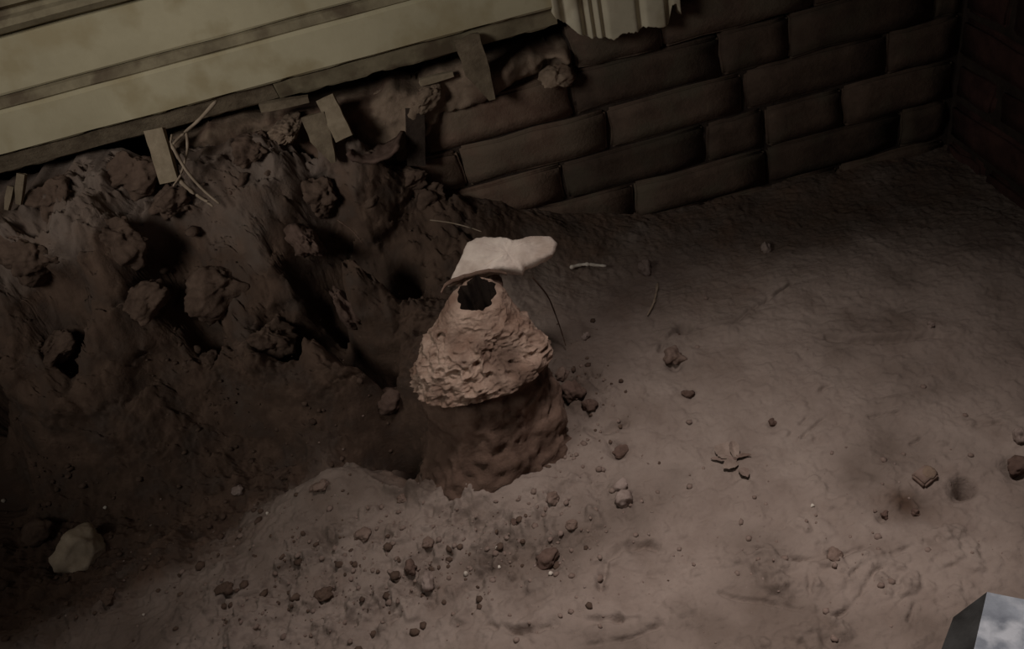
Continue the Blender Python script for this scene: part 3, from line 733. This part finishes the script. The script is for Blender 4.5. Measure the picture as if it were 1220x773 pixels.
plank('wood_block', on_y(373,136,1.165), on_y(393,194,1.145), .032, .014, 'weathered', 'pointed split wood piece, left one of the pair under the board', 'wood', 2, .8)
plank('wood_block', on_y(387,116,1.175), on_y(411,165,1.15), .026, .016, 'wood', 'squared pale wood block, right one of the pair under the board', 'wood', 3)
plank('wooden_stake', on_y(556,46,1.175), on_y(580,118,1.18), .036, .016, 'weathered', 'leaning pointed wooden stake in front of the dark gap', 'stake', 4, .75)
plank('wood_sliver', on_y(500,98,1.20), on_y(540,88,1.20), .010, .008, 'wood', 'pale wood sliver lying at the lip of the dark gap', 'wood', 5, .3)
plank('dark_strip', on_y(494,128,1.195), on_y(496,196,1.185), .028, .012, 'mortar', 'short dark upright strip between mortar lumps and bricks', 'wood', 6)  # flat dark strip set upright against the bricks
plank('wood_splinter', on_y(26,207,1.145), on_y(22,243,1.13), .011, .008, 'weathered', 'upright wood splinter at far left, right one of two', 'wood', 7, .4)
plank('wood_splinter', on_y(14,222,1.145), on_y(8,250,1.13), .009, .007, 'weathered', 'upright wood splinter at far left, left one of two', 'wood', 8, .4)
plank('wood_sliver', on_y(310,128,1.185), on_y(368,118,1.185), .012, .010, 'weathered', 'flat grey wood sliver under the board left of the wood pair', 'wood', 9, .3)
def root(pts, r, label, m='root', name='root', y=None, cat='root', seed=0):
    w = [on_y(a, b, yy) if yy else hit(a, b) + Vector((0, -.002, .003)) for a, b, yy in pts]
    V, Fc = tube(w, r, 7, seed); o = from_np(name, V, Fc, m, None, w[0][:]); return tag(o, label, cat)
root([(204,172,1.12),(222,203,1.11),(242,226,1.10),(262,243,1.09)], .0028, 'long pale root slanting down to the right beside the plank stub', seed=1)
root([(258,120,1.16),(238,142,1.15),(220,158,1.14),(206,172,1.12)], .0030, 'pale root slanting up to the board beside the plank stub', seed=2)
root([(222,158,1.14),(223,178,1.13),(216,206,1.12),(206,222,1.11)], .0022, 'thin root hanging straight down right of the plank stub', seed=3)
root([(213,214,1.12),(228,228,1.11),(246,240,1.10),(254,246,1.095)], .0030, 'short lower root below the long pale root', seed=4)
root([(205,160,1.14),(204,172,1.125),(212,190,1.12)], .0018, 'shortest thin root against the plank stub', seed=5)
root([(512,262,1.10),(535,265,1.09),(556,270,1.07),(574,276,1.05)], .0012, 'hair-thin root hanging in the dark above the stump', seed=6)
root([(634,330,.93),(652,352,.93),(662,375,.93),(670,398,.93),(674,412,.925)], .0012, 'hair-thin root hanging down beside the right stump shoulder', 'post', seed=7)
root([(402,262,1.10),(420,275,1.09),(432,290,1.08)], .0012, 'hair-thin root on the bank left of the stump', 'post', seed=8)
# twigs lying on the sand
def twig(pts, r, label, seed, lift=.004):
    w = [hit(a, b) + Vector((0, 0, lift + r)) for a, b in pts]; V, Fc = tube(w, r, 8, seed, .3)
    o = from_np('twig', V, Fc, 'chip' if seed == 9 else 'root', None, w[0][:]); return tag(o, label, 'twig')
t_ = twig([(681,328),(692,325),(702,324),(712,325),(724,326)], .0036, 'pale twig lying in the shade right of the stump cap', 9, .012)
twig([(784,340),(782,352),(779,364),(772,378)], .0026, 'dim twig lying toward the camera below the wall foot', 10, .002)

# ------------------------------------------------------------------ DRIED LEAF
p = hit(866, 548); lf = empty('dried_leaf', p); tag(lf, 'crumpled dried leaf spread on the open sand right of the stump', 'leaf')
def lobe(a, b, w, curl, seed, m='leaf'):
    A = hit(*a) + Vector((0, 0, .004)); B = hit(*b) + Vector((0, 0, .003 + curl)); ax = B - A; sd = ax.cross(Vector((0, 0, 1))).normalized()
    V = []; n, q = 12, 6
    for i in range(n+1):
        t = i/n; ww = w*math.sin(math.pi*min(1, .12 + .88*t))**.7 if t < 1 else 0.0005
        for j in range(q+1):
            s = j/q*2-1; z = abs(s)*curl*.8*math.sin(math.pi*t) + .0012*mnoise.noise(Vector((i*.6, j*.8, seed)))
            V.append((A + ax*t + sd*s*ww*(1+.2*mnoise.noise(Vector((i*.9, s, seed)))) + Vector((0, 0, z)))[:])
    Fc = [[i*(q+1)+j, i*(q+1)+j+1, (i+1)*(q+1)+j+1, (i+1)*(q+1)+j] for i in range(n) for j in range(q)]
    N0 = len(V); V += [(x, y, z-.0006) for x, y, z in V]; Fc += [[N0+k for k in f[::-1]] for f in Fc]
    return from_np('leaf_lobe', V, Fc, m, lf, p[:])
lobe((878,550), (847,549), .005, .002, 1, 'crumb'); lobe((874,545), (852,535), .013, .003, 2); lobe((877,547), (873,531), .006, .007, 3)
lobe((878,553), (862,562), .008, .004, 4); lobe((872,549), (895,545), .003, .003, 5, 'clod'); lobe((883,560), (891,572), .006, .003, 6, 'crumb')

# ------------------------------------------------------------------ SHOVEL
zb = .050
A_ = on_z(1176, 705, zb); B_ = on_z(1222, 713, zb); u_ = (B_ - A_).normalized(); v_ = Vector((u_.y, -u_.x, 0))
shv = empty('shovel', A_); tag(shv, 'scuffed blue-grey steel shovel blade with black edge in the lower right corner', 'shovel')
def L(u, v, z): return A_ + u_*u + v_*v + Vector((0, 0, z))
def inv(px, py, z): q = on_z(px, py, z) - A_; return q.dot(u_), q.dot(v_)
WB = .20; LB = .26
fold0 = (0, 0); fold1 = inv(1160, 775, zb); 
lo1 = inv(1140, 723, .030); lo2 = inv(1120, 778, .026)
def ext(a, b, v): k = (v - a[1])/(b[1]-a[1]); return (a[0] + (b[0]-a[0])*k, v)
f2 = ext(fold0, fold1, LB); l2 = ext(lo1, lo2, LB)
def sheet(name, quad_rows, m, th=.0022):
    V = []; rows = len(quad_rows); cols = len(quad_rows[0])
    for r in quad_rows:
        for q in r: V.append(q[:])
    n = len(V); V += [(x, y, z - th) for x, y, z in V]; Fc = []
    for i in range(rows-1):
        for j in range(cols-1):
            a = i*cols+j; Fc += [[a, a+cols, a+cols+1, a+1], [n+a, n+a+1, n+a+cols+1, n+a+cols]]
    bd = [j for j in range(cols)] + [i*cols+cols-1 for i in range(1, rows)] + [(rows-1)*cols+j for j in range(cols-2, -1, -1)] + [i*cols for i in range(rows-2, 0, -1)]
    for a, b in zip(bd, bd[1:]+bd[:1]): Fc.append([a, b, n+b, n+a])
    return from_np(name, V, Fc, m, shv, A_[:], False)
rows = []
for i in range(22):
    t = i/21; v = LB*t; uL = ext(fold0, fold1, v)[0] if v > 0 else 0; uR = WB - uL*.6
    rows.append([L(uL + (uR-uL)*s, v + (.006*math.sin(math.pi*s) if i == 0 else 0), .006*math.sin(math.pi*s) + .0015*mnoise.noise(Vector((s*4, t*4, 1)))) for s in [k/14 for k in range(15)]])
sheet('blade', rows, 'steel')
rows = []
for i in range(14):
    t = i/13; v = LB*t; a = ext(fold0, fold1, v)[0] if v > 0 else 0
    if v <= lo1[1]: b = lo1[0]*v/lo1[1]; zz = (.030-zb)*v/lo1[1]
    else: b = ext(lo1, lo2, v)[0]; zz = -.022
    rows.append([L(a + (b-a)*s, v, zz*s) for s in (0, .33, .66, 1)])
sheet('side_flange', rows, 'dark_steel')
rows = []
for i in range(14):
    t = i/13; v = LB*t; a = WB - .6*(ext(fold0, fold1, v)[0] if v > 0 else 0)
    rows.append([L(a + .03*s*min(1, v/.03), v, -.022*s*min(1, v/.03)) for s in (0, .5, 1)])
sheet('side_flange', [r[::-1] for r in rows], 'dark_steel')
V, Fc = tube([L(WB*.5, LB-.03, .012), L(WB*.5, LB+.05, .03), L(WB*.5, LB+.13, .07)], .022, 14, 1, 0); from_np('socket', V, Fc, 'dark_steel', shv, L(WB*.5, LB, .03)[:])
V, Fc = tube([L(WB*.5, LB+.10, .055), L(WB*.5, LB+.35, .18), L(WB*.5, LB+.7, .36)], .016, 12, 1, 0); from_np('handle', V, Fc, 'wood', shv, L(WB*.5, LB+.1, .05)[:])

# ------------------------------------------------------------------ loose crumbs (uncountable)
def scatter(name, n, areas, rmin, rmax, m, label, seed, sub=1, expo=6.5):
    r = np.random.RandomState(seed); bv, bf_ = ico(sub); bf_ = np.array(bf_); AV = []; AF = []; c = 0; tot = sum(a[4] for a in areas)
    for (px, py, sx, sy, wt) in areas:
        for i in range(int(n*wt/tot)):
            a, b = px + r.normal()*sx, py + r.normal()*sy
            if not (-40 < a < 1260 and 150 < b < 820): continue
            w = hit(a, b)
            if w.y > 1.19: continue
            s = rmin + (rmax - rmin)*r.rand()**expo
            v = bv * (1 + .35*(r.rand(len(bv))[:, None] - .5)) * (s*np.array([r.uniform(.7,1.3), r.uniform(.7,1.3), r.uniform(.5,.9)]))
            an = r.rand()*6.28; R_ = np.array([[math.cos(an), -math.sin(an), 0], [math.sin(an), math.cos(an), 0], [0, 0, 1]])
            AV.append(v @ R_.T + np.array([w.x, w.y, w.z + s*.3])); AF.append(bf_ + c); c += len(bv)
    o = from_np(name, np.concatenate(AV), np.concatenate(AF), m, None, (0, 0, 0))
    return tag(o, label, 'soil crumbs', kind='stuff')
scatter('loose_crumbs', 1700, [(560,640,90,40,3),(370,700,100,45,3),(690,600,50,50,1.4),(690,490,30,40,1),(1000,650,140,70,1.2),(800,560,200,130,1),(560,730,150,25,.6)],
        .0007, .0045, 'crumb', 'fine brown soil crumbs scattered over the dry sand', 5)
scatter('dark_crumbs', 1300, [(150,600,130,60,2),(250,480,150,70,2),(60,680,70,50,1),(400,690,90,40,1.0),(700,470,40,40,.5),(560,665,80,30,.6)],
        .001, .0065, 'loam', 'dark earth crumbs on the slope of the dug hollow', 6)
scatter('pale_grit', 420, [(600,650,120,60,2),(950,560,200,120,1.5),(250,640,180,90,1)],
        .0007, .0022, 'grey_stone', 'pale grit grains sprinkled over sand and soil', 8)
scatter('bank_crumbs', 350, [(200,250,150,60,1),(300,330,140,70,1),(150,380,140,60,1)],
        .0015, .011, 'loam', 'crumbling earth bits clinging to the bank face', 9, 1)
